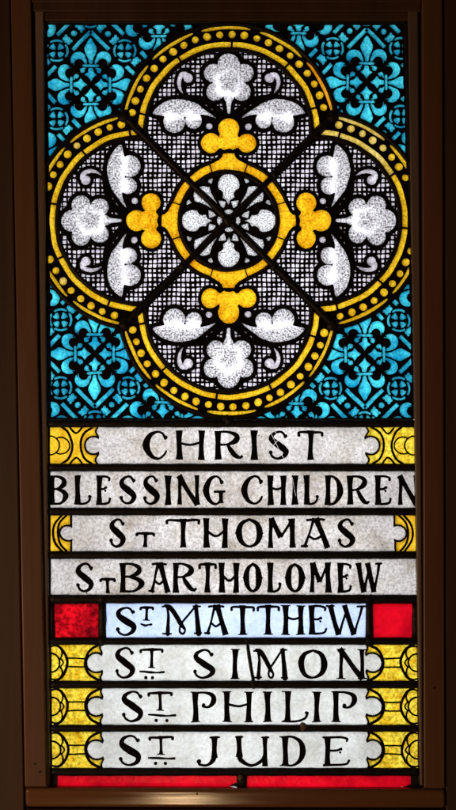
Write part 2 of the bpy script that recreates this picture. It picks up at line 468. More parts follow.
for nm, f, m in med_parts: contour_mesh(nm, wm, f-.2, m, med)

# ---- turquoise corners: diaper of fleurs-de-lis, roundels and bars
A = 34.0
def fleur(x, r):
    f = spoly(x, r, [(0, 46.5), (3.8, 41.0), (6.1, 36.0), (5.0, 31.0), (2.5, 26), (1.5, 21.6), (-1.5, 21.6), (-2.5, 26), (-5.0, 31.0), (-6.1, 36.0), (-3.8, 41.0)])
    bulb = f
    star = poly(x, r, [(0, 3.4), (2.4, 7.3), (6.4, 10.3), (2.9, 12.5), (2.0, 17), (-2.0, 17), (-2.9, 12.5), (-6.4, 10.3), (-2.4, 7.3)])
    band = seg(x, r, (-6.8, 19.2), (6.8, 19.2), 1.25)
    f = U_(f, star, band)
    for s in (-1, 1):
        xs = x*s
        c = np.maximum(circ(xs, r, 12.6, 25.6, 7.6), -U_(circ(xs, r, 11.2, 20.8, 4.9), seg(xs, r, (11.4, 21), (12.6, 12), 4.9)))
        c = np.maximum(c, -seg(xs, r, (17, 22.5), (22, 12), 0.1, 4))
        c = np.minimum(c, brush(xs, r, [(7.0, 26.5, 1.9), (5.0, 23.8, 1.2), (4.4, 21.6, .8)]))
        c = np.maximum(c, -(bulb-1.25))
        hook = np.minimum(circ(xs, r, 7.8, 13.9, 2.0), brush(xs, r, [(8.6, 12.8, 1.2), (9.4, 15.2, 1.0), (5.2, 16.6, .8)]))
        f = U_(f, c, hook)
    return f
def roundel(x, y):
    R = np.hypot(x, y); an = np.degrees(np.arctan2(y, x))
    a4 = np.abs(((an+45) % 90)-45)      # 0 along the axes, 45 on the diagonals
    ring = np.maximum(np.maximum(R-11.5, 9.4-R), (a4-36)*.19)
    d = np.minimum(np.abs(x), np.abs(y))
    wed = np.maximum(np.maximum(R-7.9, 1.9-R), 1.05-d)
    q = (45-a4)*math.pi/180*R
    wed = np.maximum(wed, q-(0.5+R*.38))
    return np.minimum(ring, wed)
corners = [('top left', 90.9, 84.8, (44, TOP, 228, 176), 1, 1), ('top right', 366.5, 82.5, (228, TOP, 412, 176), -1, 1),
           ('bottom left', 94.8, 353.8, (44, 264, 228, BOT), 1, -1), ('bottom right', 364.5, 354.5, (228, 264, 418, BOT), -1, -1)]
for nm, cx, cy, (a, b, c, d), sx, sy in corners:
    wc = Win(a-1, b-1, c+1, d+1)
    U, V = wc.U, wc.V
    dq = np.full(U.shape, 1e9)
    for k in range(4):
        x, r = local(wc, k); dq = np.minimum(dq, np.hypot(x, r-OFF))
    reg = np.maximum(np.maximum(109.0-dq, sides(U, V)-1.5), np.maximum(TOP-V, V-BOT))
    reg = np.maximum(reg, (wc.RU-228.2) if sx > 0 else (228.2-wc.RU))
    clip = np.maximum(np.maximum(109.6-dq, sides(U, V)+.8), np.maximum(TOP-V, V-BOT))+1.6
    clip = np.maximum(clip, (wc.RU-228) if sx > 0 else (228-wc.RU))
    op = np.full(U.shape, 1e9); items = []
    # lattice of diamond cells, half-diagonal 2A
    cells = [(i, j) for i in range(-2, 3) for j in range(-2, 3) if (i+j) % 2 == 0]
    def put(kind, px, py, rad, fn):
        """work out one figure on its own patch of the grid"""
        i0 = max(int((px-rad)/H)-wc.i0, 0); i1 = min(int((px+rad)/H)-wc.i0, U.shape[1])
        j0 = max(int((py-rad)/H)-wc.j0, 0); j1 = min(int((py+rad)/H)-wc.j0, U.shape[0])
        if i1-i0 < 4 or j1-j0 < 4: return
        sl = (slice(j0, j1), slice(i0, i1))
        f = np.maximum(fn(U[sl]-px, V[sl]-py), clip[sl])
        if not (f < -.25).any(): return
        op[sl] = np.minimum(op[sl], f); items.append((kind, f, i0, j0))
    for i, j in cells:
        ox, oy = cx+i*2*A, cy+j*2*A
        for q in range(4):
            fx, fy = [(0, -25), (25, 0), (0, 25), (-25, 0)][q]
            def ff(X, Y, q=q, fx=fx, fy=fy):
                X = X+fx; Y = Y+fy
                x, r = [(X, -Y), (Y, X), (-X, Y), (-Y, -X)][q]
                return fleur(x, r)
            put('fleur_de_lis', ox+fx, oy+fy, 25, ff)
    def strip_bar(sg, dx, dy):
        def fn(X, Y):
            t = (X*dx+Y*dy)/math.sqrt(2); n = (X*-dy+Y*dx)/math.sqrt(2)
            return np.maximum(np.abs(n*sg-10.4)-2.0, np.abs(t+.8)-13.0)
        return fn
    def strip_bits(dx, dy):
        def fn(X, Y):
            t = (X*dx+Y*dy)/math.sqrt(2); n = (X*-dy+Y*dx)/math.sqrt(2)
            bits = circ(t, n, 0, 0, 2.9)
            for e in (-1, 1):
                te = t*e
                for (pt, pn, pr) in ((7.8, 0, 2.1), (10.2, 2.9, 1.8), (10.2, -2.9, 1.8), (7.0, 3.5, 1.5), (7.0, -3.5, 1.5), (11.3, 0, 1.4)):
                    bits = np.minimum(bits, circ(te, n, pt, pn, pr))
            return bits
        return fn
    for i in range(-5, 6):
        for j in range(-5, 6):
            px, py = cx+i*A, cy+j*A
            vert = (i % 2 == 0 and j % 2 == 0 and ((i//2)+(j//2)) % 2 == 1)
            if (i % 2 != 0 and j % 2 != 0) or vert: put('roundel', px, py, 13, roundel)
            if vert:
                for dx, dy in ((1, 1), (1, -1), (-1, 1), (-1, -1)):
                    mx, my = cx+(i+dx*.5)*A, cy+(j+dy*.5)*A
                    for sg in (-1, 1): put('diaper_bar', mx, my, 22, strip_bar(sg, dx, dy))
                    put('sprig', mx, my, 15, strip_bits(dx, dy))
    cp = contour_mesh('corner_pane', wc, np.maximum(reg, -op), M['paint'], panel, PAINT_F, PAINT_B)
    cp['label'] = '%s turquoise corner painted with fleurs-de-lis and roundels' % nm
    for nm2, f, i0, j0 in items:
        sub = Win.__new__(Win); sub.i0 = wc.i0+i0; sub.j0 = wc.j0+j0
        contour_mesh(nm2, sub, f-.15, M['blue'], cp)

# ------------------------------------------------------------------ lettering
def stem(x, y, a, b, w, flare=0.35):
    """straight stroke from a to b, waisted in the middle"""
    ax, ay = a; bx, by = b; L = math.hypot(bx-ax, by-ay); ux, uy = (bx-ax)/L, (by-ay)/L
    t = (x-ax)*ux+(y-ay)*uy; n = (x-ax)*-uy+(y-ay)*ux
    q = np.clip(np.abs(t/L*2-1), 0, 1)
    ww = w*(1-flare*.5)+w*flare*q**2.2
    return np.maximum(np.abs(n)-ww, np.abs(t-L/2)-L/2)

def glyph(ch, x, y, x0, x1, y0, y1, T, t):
    X = lambda a: x0+T+a*(x1-x0-2*T)
    Y = lambda b: y0+t+b*(y1-y0-2*t)
    def B(*pts): return brush(x, y, [(X(a), Y(b), w) for a, b, w in pts])
    def St(a, b, c, d, w=T, fl=0.35):
        # verticals run the full height
        ya = y0 if b == 0 else Y(b); yb = y1 if d == 1 else Y(d)
        return stem(x, y, (X(a), ya), (X(c), yb), w, fl)
    ball = lambda a, b, r: circ(x, y, X(a), Y(b), r)
    wd = x1-x0; T7 = T*.75
    if ch == 'I': return stem(x, y, ((x0+x1)/2, y0), ((x0+x1)/2, y1), T*1.05, .45)
    if ch in 'CG':
        f = U_(B((.96, .25, t), (.85, .07, t), (.58, .0, t), (.22, .14, T7), (.0, .5, T*1.12), (.22, .86, T7), (.6, 1, t), (.88, .9, t), (1.02, .74, t*.9)), ball(.98, .2, T*.72))
        f = U_(f, poly(x, y, [(x0-1.0, (y0+y1)/2), (x0+T, (y0+y1)/2-T*1.5), (x0+T, (y0+y1)/2+T*1.5)]))
        if ch == 'G': f = U_(f, St(.95, .56, .95, .98, T*.8), B((.55, .56, t), (1.15, .56, t)))
        return f
    if ch == 'H': return U_(St(0, 0, 0, 1), St(1, 0, 1, 1), B((0, .40, t), (.5, DIP, t), (1, .40, t)))
    if ch == 'R': return U_(St(0, 0, 0, 1), B((-.1, .0, t), (.4, .0, t), (.78, .12, T7), (.78, .3, T*.95), (.4, .47, t), (.05, .5, t)), B((.4, .48, t), (.55, .68, T*.8), (.78, .9, T*.8), (.98, .98, t*1.1)), ball(1.05, .93, T*.5))
    if ch == 'P': return U_(St(0, 0, 0, 1), B((-.1, .0, t), (.5, .0, t), (.92, .1, T7), (1.0, .3, T*.95), (.75, .5, t*1.2), (.42, .5, t), (.42, .42, t)), ball(.45, .44, T*.6))
    if ch == 'S': return U_(B((.88, .19, t), (.72, .03, t), (.45, .0, t), (.12, .12, T*.66), (.1, .3, T*.95), (.5, .5, T*1.18), (.9, .7, T*1.0), (.82, .9, T*.7), (.45, 1, t), (.15, .93, t), (.02, .8, t)), ball(.9, .15, T*.62), ball(.03, .78, T*.66))
    if ch == 'T': return U_(stem(x, y, ((x0+x1)/2, y0), ((x0+x1)/2, y1), T*.95, .45), brush(x, y, [(x0+t, Y(.14), t*1.2), (x0+t*1.6, Y(.03), t), (X(.5), Y(.03), t*1.2), (x1-t*1.6, Y(.03), t), (x1-t, Y(.14), t*1.2)]))
    if ch == 'B': return U_(St(0, 0, 0, 1), B((-.1, .0, t), (.4, .0, t), (.78, .12, T7), (.76, .3, T*.9), (.35, .46, t), (.05, .47, t)), B((.3, .47, t), (.75, .56, T*.8), (.92, .74, T*1.0), (.6, .98, t), (-.1, 1, t)))
    if ch == 'L': return U_(St(.08, 0, .08, 1), B((-.1, 1, t), (.5, 1, t), (.9, .9, t), (1.05, .72, t)), ball(.98, .72, T*.55))
    if ch == 'E': return U_(St(.08, 0, .08, 1), B((-.1, .0, t), (.6, .0, t), (1.0, .06, t), (1.0, .14, t)), B((.1, .47, t), (.5, .47, t), (.68, .42, t)), ball(.72, .42, T*.5), ball(.68, .54, T*.4), B((-.1, 1, t), (.55, 1, t), (.98, .95, t), (1.1, .82, t)))
    if ch == 'N': return U_(St(0, 0, 0, 1, T*.75), St(1, 0, 1, 1, T*.75), stem(x, y, (X(-.08), y0), (X(1.02), y1), T*.95, .3))
    if ch == 'D': return U_(St(.05, 0, .05, 1), B((-.1, .0, t), (.4, .0, t), (.85, .18, T7), (1.0, .5, T*1.08), (.85, .8, T7), (.45, 1, t), (-.1, 1, t)))
    if ch == 'O':
        f = brush(x, y, [(X(a), Y(b), w) for a, b, w in ((.5, 0, t), (.14, .15, T7), (0, .5, T*1.1), (.14, .85, T7), (.5, 1, t), (.86, .85, T7), (1, .5, T*1.1), (.86, .15, T7), (.5, 0, t))])
        m = (y0+y1)/2
        if POINTED:
            f = U_(f, poly(x, y, [(x0-1.2, m), (x0+T, m-T*1.5), (x0+T, m+T*1.5)]), poly(x, y, [(x1+1.2, m), (x1-T, m-T*1.5), (x1-T, m+T*1.5)]))
        return f
    if ch == 'M': return U_(St(.0, 0, -.02, 1, T*.8), St(.98, 0, 1.02, 1, T*1.0), St(0, 0, .48, .66, T*.9, .2), St(.96, .04, .48, .66, t*1.1, .1))
    if ch == 'Q':   # M with a looped middle
        f = U_(B((.02, .0, t), (.06, .4, t*1.2), (.03, 1, T7)), B((.95, .0, T*.7), (.98, .5, T*.75), (1.02, 1, T*.95)))
        f = U_(f, B((-.02, .0, T*.6), (.12, .06, T*.85), (.3, .36, T*.8), (.46, .66, T7), (.6, .86, t), (.54, 1.0, t), (.43, .93, t), (.46, .68, t), (.68, .34, t), (.93, 0, t*.9)))
        f = U_(f, B((-.12, .03, t*.8), (.1, -.01, t), (.0, .0, t)), B((.86, .0, t*.8), (1.08, .0, t*.8)), B((-.12, .99, t*.8), (.14, .99, t*.8)), B((.9, .99, t*.8), (1.1, .99, t*.8)))
        return f
    if ch == 'A': return U_(St(.42, 0, .0, 1, t*1.25, .5), St(.5, 0, 1.0, 1, T*.95, .2), B((.1, .02, t), (.5, .0, t), (.85, .02, t)), B((.18, .60, t), (.45, .72, t), (.76, .58, t)), B((-.12, .99, t), (.12, .99, t)))
    if ch == 'W': return U_(St(.0, 0, .28, 1, T*.9, .2), St(.30, 1, .55, .08, t*1.1, .2), St(.46, .0, .74, 1, T*.9, .2), St(.76, 1, 1.0, 0, t*1.1, .3), B((-.1, .0, t*.9), (.12, .0, t*.9)), B((.86, .0, t*.9), (1.1, .0, t*.9)))
    if ch == 'J': return U_(stem(x, y, (X(.78), y0), (X(.78), Y(.75)), T, .4), B((.78, .6, T*.8), (.72, .82, T*.8), (.45, 1, t*1.1), (.12, .97, t*1.1), (.05, .86, t)), ball(.07, .86, T*.75), B((.6, .0, t*.8), (1.0, .0, t*.8)))
    if ch == 'U': return U_(stem(x, y, (X(.0), y0), (X(.02), Y(.7)), T, .4), B((.01, .55, T*.85), (.08, .82, T*.8), (.45, 1, t*1.2), (.82, .85, T*.6), (.93, .6, t*1.3)), stem(x, y, (X(.93), y0), (X(.95), y1), T*.85, .35), B((-.1, .0, t*.8), (.14, .0, t*.8)), B((.82, .0, t*.8), (1.06, .0, t*.8)))
    return np.full(x.shape, 1e9)

# each band: y range, cap line, base line, thick, letters as (char, x0, x1[, y0, y1, thick])
rows = [
 ('CHRIST', 427, 464, 430.5, 459.8, 3.1, [('C', 143, 169), ('H', 176.3, 204.5), ('R', 215, 244), ('I', 250.6, 258), ('S', 266.8, 290.5), ('T', 297.5, 323.5)]),
 ('BLESSING CHILDREN', 471, 508, 475.2, 505, 2.9, [('B', 49, 70), ('L', 74, 92.5), ('E', 95.5, 112), ('S', 118, 138), ('S', 142, 161), ('I', 164.6, 171.4), ('N', 177, 200), ('G', 203, 225), ('C', 241, 264.4), ('H', 267.5, 286), ('I', 291.5, 298.4), ('L', 303, 320), ('D', 324.4, 343), ('R', 347, 370.4), ('E', 374, 392), ('N', 397.5, 419)]),
 ('ST THOMAS', 515, 551.5, 518.2, 547.8, 3.0, [('S', 107.8, 127.5), ('T', 135.5, 155, 531.7, 547.3, 2.3), ('T', 166, 200), ('H', 203.5, 228), ('O', 236, 262.5), ('M', 268, 295), ('A', 301.7, 330.5), ('S', 336, 356.6)]),
 ('ST BARTHOLOMEW', 558.5, 595, 562.6, 592.6, 2.9, [('S', 74.5, 95.5), ('T', 99.9, 115.8, 577.6, 593, 2.0), ('B', 120, 146.3), ('A', 148.5, 171), ('R', 173, 197.5), ('T', 198.2, 217.2), ('H', 219, 239), ('O', 243.5, 262), ('L', 266.3, 283), ('O', 285.5, 304.5), ('M', 309.5, 331), ('E', 336.5, 352.5), ('W', 355, 382)]),
 ('ST MATTHEW', 603, 637.8, 605, 634.8, 2.95, [('S', 114.7, 138, 606.5, 636), ('T', 139.3, 154, 606, 620.4, 1.9), ('Q', 163.5, 201), ('A', 204.3, 229), ('T', 230.6, 254.4), ('T', 256.4, 280), ('H', 282.6, 303.8), ('E', 307.8, 327.5), ('W', 326.5, 365)]),
 ('ST SIMON', 644.3, 681, 648.8, 679, 2.9, [('S', 113.5, 137, 647, 678.4), ('T', 139.8, 163.3, 648, 668, 1.9), ('S', 191.6, 217), ('I', 231.5, 238.6), ('Q', 254.5, 287.4), ('O', 298, 327.3), ('N', 338, 365)]),
 ('ST PHILIP', 687.8, 725, 691.3, 722.2, 2.95, [('S', 120, 145.5, 690.6, 722), ('T', 147.8, 172.5, 691.4, 710.6, 1.9), ('P', 192.5, 216.5), ('H', 224, 251.8), ('I', 264.2, 271), ('L', 283.2, 309.4), ('I', 313, 320), ('P', 333, 357)]),
 ('ST JUDE', 731.2, 768.2, 736, 766.3, 3.0, [('S', 117.5, 143, 734.8, 766), ('T', 148.5, 174, 735.6, 755, 1.9), ('J', 194.4, 222), ('U', 236, 269.8), ('D', 281.2, 306), ('E', 322.6, 350)]),
]
marks = {5: [('wave', 141, 151.5, 624.5)], 6: [('bar', 140, 164, 672.3), ('dot', 145.6, 677.8), ('dot', 152.4, 677.8)],
         7: [('bar', 149, 175.5, 715.4), ('dot', 156, 720.6), ('dot', 167, 720.6)], 8: [('bar', 149, 174, 758.4), ('dot', 156, 763.6), ('dot', 165.5, 763.6)]}

def bar_serif(x, y, cx, y0, y1, hw):   # small bracket serifs for the lighter rows
    return U_(seg(x, y, (cx-hw, y0+.6), (cx+hw, y0+.6), .6), seg(x, y, (cx-hw, y1-.6), (cx+hw, y1-.6), .6))

def end_edge(row, side, x, y, yc):
    """white lettered glass outline: scalloped end, positive outside; x measured from the panel's side edge inward"""
    if row in (1,):
        return U_(47.5-x, circ(x, y, 43.5, yc, 9.0), circ(x, y, 48.5, yc-15, 5), circ(x, y, 48.5, yc+15, 5)) if False else \
               np.minimum(np.maximum(48.0-x+1.4*np.cos((np.abs(y-yc)-8.0)*.5), -99), circ(x, y, 44.5, yc, 8.8))
    if row == 3:
        return np.minimum(21.5-x, circ(x, y, 18.0, yc, 7.8))
    return np.minimum(np.maximum(50.8-x+.9*np.cos((np.abs(y-yc)-9.5)*.55), -99), circ(x, y, 45.6, yc, 9.8))

def end_lines(row, x, y, yc):
    """painted line work of the yellow end pieces"""
    lw = 0.95
    L = []
    def ring_(cx, cy, r, w=lw): L.append(np.abs(np.hypot(x-cx, y-cy)-r)-w)
    def ln(*p, w=lw): L.append(brush(x, y, [(a, b, w) for a, b in p]))
    hh = 18
    if row == 1:
        ring_(1, yc, 9.5, .8)
        L.append(np.maximum(np.abs(np.hypot(x-12.0, y-yc)-8.6)-.8, -(np.hypot(x-1, y-yc)-9.5)))
        ln((12, yc-hh-1), (19.5, yc-13), (23.2, yc), (19.5, yc+13), (12, yc+hh+1), w=1.2)
        ln((44, yc-hh-1), (35, yc-12), (31.2, yc), (35, yc+12), (44, yc+hh+1), w=1.2)
        ln((20, yc-hh-1), (27.3, yc-12), (34, yc-hh-1), w=1.0); ln((20, yc+hh+1), (27.3, yc+12), (34, yc+hh+1), w=1.0)
    elif row == 3:
        ln((13, yc-hh-1), (5.8, yc-10), (3.6, yc), (5.8, yc+10), (13, yc+hh+1), w=1.2)
        ln((18, yc-hh-1), (10.5, yc-11), (8.4, yc), (10.5, yc+11), (18, yc+hh+1), w=1.1)
    else:
        ring_(0.5, yc, 9.0, .9)
        inner_ = np.hypot(x-.5, y-yc)-9.0
        for sg in (-1, 1):
            L.append(np.maximum(np.abs(np.hypot(x-4.2, y-(yc+sg*9.2))-7.6)-.85, -inner_))
        L.append(np.maximum(np.abs(np.hypot(x-5.2, y-yc)-9.0)-.8, -np.maximum(inner_, -9)) if False else brush(x, y, [(10.5, yc-4, .8), (13.0, yc, .8), (10.5, yc+4, .8)]))
        ln((2, yc-hh-2), (12, yc-13), (17, yc), (12, yc+13), (2, yc+hh+2), w=1.35)
        ln((51, yc-hh-1), (39, yc-12), (34.4, yc), (39, yc+12), (51, yc+hh+1), w=1.35)
        ln((16.5, yc-4.3), (34.5, yc-4.3), w=.8); ln((16.5, yc+4.3), (34.5, yc+4.3), w=.8)
    f = U_(*L)
    return f

for ri, (words, ya, yb, c0, c1, T, letters) in enumerate(rows):
    row = ri+1; yc = (ya+yb)/2
    wn = Win(44, ya-2, 424, yb+2); U, V = wn.U, wn.V
    wn0 = wn
    full = np.maximum(np.maximum(ya-V, V-yb), sides(U, V))
    lft = U-Lf(V); rgt = Rf(V)-U
    if row in (1, 3, 6, 7, 8):
        white = np.maximum(full, U_(end_edge(row, 0, lft, V, yc)*1.0)*1.0)
        eL = end_edge(row, 0, lft, V, yc); eR = end_edge(row, 1, rgt, V, yc)
        white = np.maximum(full, np.maximum(eL, eR))
    elif row == 5:
        white = np.maximum(full, np.maximum(106-U-.5*np.sin(V*.2), U-366+.9*np.sin(V*.11)))
    else:
        eL = eR = None; white = full
    mat = M['band'] if row <= 4 else (M['band_blue'] if row == 5 else M['band_clean'])
    band = contour_mesh('text_band', wn, white, mat, panel)
    band['label'] = '%s glass band lettered %s' % ('pale blue' if row == 5 else 'white', words)
    # lettering, letter by letter
    for L in letters:
        ch, a, b = L[:3]; y0, y1 = (L[3], L[4]) if len(L) > 3 else (c0, c1); TT = L[5] if len(L) > 5 else T
        w2 = Win(a-5, y0-4, b+5, y1+4)
        tt = 1.25 if row < 5 else 1.15; POINTED = row < 5; DIP = .62 if row in (3, 4) else .48
        f = glyph(ch, w2.U, w2.V, a, b, y0, y1, TT, tt)
        if row >= 5 and ch in 'IHPLTDEN':
            Tm = TT
            xs = {'I': [(a+b)/2], 'H': [a+Tm, b-Tm], 'P': [a+Tm], 'L': [a+Tm], 'T': [(a+b)/2], 'D': [a+Tm], 'E': [], 'N': [a+Tm, b-Tm]}[ch]
            for xx in xs: f = np.minimum(f, bar_serif(w2.U, w2.V, xx, y0 if ch != 'T' else y1-1.2, y1, Tm+1.3))
        f = np.maximum(f, sides(w2.U, w2.V)+.3)
        if row == 1 and ch == 'S':
            for p, q in (((270, 432), (285, 461)), ((274, 431), (291, 452)), ((268, 452), (281, 437))):
                f = np.maximum(f, -seg(w2.U, w2.V, p, q, .24))
        if row == 2 and a == 291.5: f = np.maximum(f, -seg(w2.U, w2.V, (292, 477), (296, 496), .22))
        contour_mesh('letter', w2, f, M['paint'], band, PAINT_F, PAINT_B)
    for mk in marks.get(row, []):
        if mk[0] == 'dot':
            w2 = Win(mk[1]-4, mk[2]-4, mk[1]+4, mk[2]+4); contour_mesh('dot', w2, circ(w2.U, w2.V, mk[1], mk[2], 1.75), M['paint'], band, PAINT_F, PAINT_B)
        else:
            w2 = Win(mk[1]-3, mk[3]-4, mk[2]+3, mk[3]+4)
            f = brush(w2.U, w2.V, [(mk[1], mk[3]-.5, .9), ((mk[1]*.6+mk[2]*.4), mk[3]+(.8 if mk[0] == 'wave' else 0), 1.3), ((mk[1]*.3+mk[2]*.7), mk[3]+.2, .9), (mk[2], mk[3]-.3, 1.3)])
            contour_mesh('underline', w2, f, M['paint'], band, PAINT_F, PAINT_B)
    # ends
    if row in (1, 3, 6, 7, 8):
        for sd, e, q in (('left', eL, lft), ('right', eR, rgt)):
            half = (U > 228) if sd == 'left' else (U < 228)
            yel = np.where(half, 9.0, np.maximum(full, -e+1.0))
            m = M['stain_deep'] if (row == 3 or (row == 1 and sd == 'left')) else M['stain']
            en = contour_mesh('end_pane', wn, yel, m, panel, 0.0)
            en['label'] = 'yellow scalloped end piece at the %s of the band lettered %s' % (sd, words)
            lines = np.minimum(end_lines(row, q, V, yc), np.abs(e)-1.05)
            lines = np.where(half, 9.0, np.maximum(lines, full+.2))
            lines = np.maximum(lines, e-1.2)if False else np.where(e < -1.1, 9.0, lines)
            contour_mesh('line_work', wn, lines, M['paint'], en, PAINT_F, PAINT_B)
    if row == 5:
        for sd, a, b, m in (('left', 54.3, 98.4, M['red_rough']), ('right', 372.3, 412, M['red'])):
            w2 = Win(a-3, ya-3, b+3, yb+3)
            f = poly(w2.U, w2.V, [(a, ya+.8), (b+.6, ya+.4), (b, yb-.2), (a+.8, yb+.2)])
            en = contour_mesh('end_pane', w2, f, m, panel)
            en['label'] = '%s ruby square beside the band lettered %s' % (sd, words)

# ruby strip at the foot, in two pieces with a bite at the joint
for a, b in ((57.5, 237), (247, 411)):
    w2 = Win(a-3, 770, b+3, 792)
    U, V = w2.U, w2.V
    bot = 787.5+.8*np.sin(U*.21)+.5*np.sin(U*.53)-.01*(U-60)*0
    if a < 100: bot = np.where(U > 222, bot-(U-222)*.35, bot)
    else: bot = np.where(U > 385, bot-(U-385)*.12, bot)
    f = np.maximum(np.maximum(774.6-V, V-bot-1.2), np.maximum(a-U, U-b))
    o = contour_mesh('ruby_strip', w2, f, M['red'], panel)

# lead filling round the ruby squares and the ruby strips
for va, vb, holes in ((596, 644, 'squares'), (768.3, 792, 'foot')):
    wf = Win(44, va, 424, vb); U, V = wf.U, wf.V
    f = np.maximum(np.maximum(va-V, V-vb), sides(U, V)-3)
    if holes == 'squares': o_ = U_(poly(U, V, [(54.3, 603.8), (99, 603.4), (98.4, 637.6), (55.1, 638)]), poly(U, V, [(372.3, 603.8), (412.6, 603.4), (412, 637.6), (373.1, 638)]), np.maximum(np.maximum(106-U, U-366.5), np.maximum(602-V, V-639)))
    else: o_ = U_(poly(U, V, [(57.5, 775.2), (237, 775.2), (237, 785), (222, 788.8), (57.5, 788)]), poly(U, V, [(247, 775.2), (411, 775.2), (411, 784.5), (400, 788.2), (247, 788)]))
    contour_mesh('lead_filling', wf, np.maximum(f, -(o_+.3)), M['lead'], panel, .25, 0)
# ------------------------------------------------------------------ lead cames
def came(pts, width, height=2.2, name='lead_came', parent=panel, mat=None, base=0.35, closed=False, wobble=.25):
    prof = [(-1, -.4), (-1, .25), (-.72, .72), (-.3, .96), (0, 1), (.3, .96), (.72, .72), (1, .25), (1, -.4)]
    n = len(pts); V = []; Fc = []
    for k, (u, v) in enumerate(pts):
        if closed: a, b = pts[(k-1) % n], pts[(k+1) % n]
        else: a, b = pts[max(k-1, 0)], pts[min(k+1, n-1)]
        tx, ty = b[0]-a[0], b[1]-a[1]; L = math.hypot(tx, ty) or 1; nx, ny = -ty/L, tx/L
        wl = width/2+wobble*(math.sin(u*.19+v*.13)+.6*math.sin(u*.47-v*.31))*.6
        for px, pz in prof:
            V.append(W2(u+nx*px*wl, v+ny*px*wl, base+pz*height))
    m = len(prof)
    rng = n if closed else n-1
    for k in range(rng):
        k2 = (k+1) % n
        for q in range(m-1): Fc.append((k*m+q, k2*m+q, k2*m+q+1, k*m+q+1))
    if not closed: Fc.append(tuple(range(m))); Fc.append(tuple((n-1)*m+q for q in range(m))[::-1])
    me = bpy.data.meshes.new(name); me.from_pydata(V, [], Fc)
    for p in me.polygons: p.use_smooth = True
    me.materials.append(mat or M['lead']); me.update()
    return link(bpy.data.objects.new(name, me), parent)
def line(a, b, step=6):
    n = max(2, int(math.hypot(b[0]-a[0], b[1]-a[1])/step))
    return [(a[0]+(b[0]-a[0])*q/n, a[1]+(b[1]-a[1])*q/n) for q in range(n+1)]
def ul(v): return float(Lf(v))-2
def ur(v): return float(Rf(v))+2
# horizontal cames between the bands
gaps_y = [(BOT+1, 427), (464, 471), (508, 515), (551.5, 558.5), (595, 603), (637.8, 644.3), (681, 687.8), (725, 731.2), (768.2, 775.2)]
for a, b in gaps_y:
    y = (a+b)/2
    came(line((ul(y), y), (ur(y), y)), (b-a)+.9, 2.8, base=.5)
# edge cames: left, right, top and foot
came([(float(Lf(v))-1.2, v) for v in range(20, 792, 8)], 4.6, 2.0, base=.2)
came([(float(Rf(v))+1.2, v) for v in range(20, 792, 8)], 4.2, 2.0, base=.2)
came(line((40, 21.5), (410, 21.5)), 5.5, 2.0, base=.15)
came(line((48, 790.5), (422, 790.5)), 5.5, 2.0, base=.15)
# verticals round the ruby squares and a repair lead in the SIMON band
for u0, u1 in ((102.3, 102.4), (369.2, 369.4)): came(line((u0, 603), (u1, 638)), 7.6, 2.4)
came(line((52, 603), (52.6, 638)), 4.4, 2.2); came(line((415.2, 603), (415.2, 638)), 6.2, 2.2)
came([(247.5, 644), (249, 655), (251, 668), (253.5, 681)], 3.4, 1.6)
came([(241, 775), (242.5, 781), (241, 789)], 9, 2.0, wobble=1.0)
# the quatrefoil: outer and inner curves, ring and diagonals
def lobe_curve(k, R):
    P = []
    for q in range(-1300, 1301, 25):
        a = math.radians(q/10.); x, r = R*math.sin(a), OFF+R*math.cos(a)
        if r < abs(x)-.5: continue
        u, v = toworld(k, x, r)
        if u < Lf(v)-1 or u > Rf(v)+1 or v < TOP-1 or v > BOT+1: P.append(None)
        else: P.append((u, v))
    runs = [[]]
    for p in P:
        if p is None:
            if runs[-1]: runs.append([])
        else: runs[-1].append(p)
    return [x for x in runs if len(x) > 2]
for k in range(4):
    for R, wd in ((108.6, 4.4), (83.0, 3.8)):
        for run in lobe_curve(k, R): came(run, wd, 2.0, base=.6)
circle = [(QX+60.2*math.cos(math.radians(a)), QY+60.2*math.sin(math.radians(a))) for a in range(0, 360, 4)]
for k in range(4):   # plain arcs of the ring lead between the ogee points
    came([toworld(k, 60.6*math.sin(math.radians(a)), 60.6*math.cos(math.radians(a))) for a in range(-45, -17, 3)], 2.6, 1.5, base=.6)
    came([toworld(k, 60.6*math.sin(math.radians(a)), 60.6*math.cos(math.radians(a))) for a in range(18, 46, 3)], 2.6, 1.5, base=.6)
came([(QX+48.4*math.cos(math.radians(a)), QY+48.4*math.sin(math.radians(a))) for a in range(0, 360, 4)], 4.2, 1.8, base=.6, closed=True)
t_ = 107.5
came(line((QX-t_, QY-t_), (QX+t_, QY+t_)), 6.2, 2.7, base=.6)
came(line((QX+t_, QY-t_), (QX-t_, QY+t_)), 6.2, 2.6, base=.6)
# solder joints
def blob(u, v, rad, name='solder_joint', mat=None, zs=1.0):
    V = []; Fc = []; nr, na = 4, 14
    V.append(W2(u, v, 4.2))
    for a in range(1, nr+1):
        th = a/nr*math.pi/2
        for b in range(na):
            ph = b/na*2*math.pi; rr = rad*math.sin(th)*(1+.12*math.sin(ph*3+u)+.08*math.sin(ph*2+v))
            V.append(W2(u+rr*math.cos(ph), v+rr*math.sin(ph), .4+3.8*math.cos(th)**.8 if a < nr else .4))
    for b in range(na): Fc.append((0, 1+b, 1+(b+1) % na))
    for a in range(nr-1):
        for b in range(na):
            Fc.append((1+a*na+b, 1+(a+1)*na+b, 1+(a+1)*na+(b+1) % na, 1+a*na+(b+1) % na))
    me = bpy.data.meshes.new(name); me.from_pydata(V, [], Fc)
    for p in me.polygons: p.use_smooth = True
    me.materials.append(mat or M['lead']); link(bpy.data.objects.new(name, me), panel)
blob(303, 726.5, 4.2, 'putty_lump', M['putty']); blob(240.5, 776.5, 3.0, 'putty_lump', M['putty'])
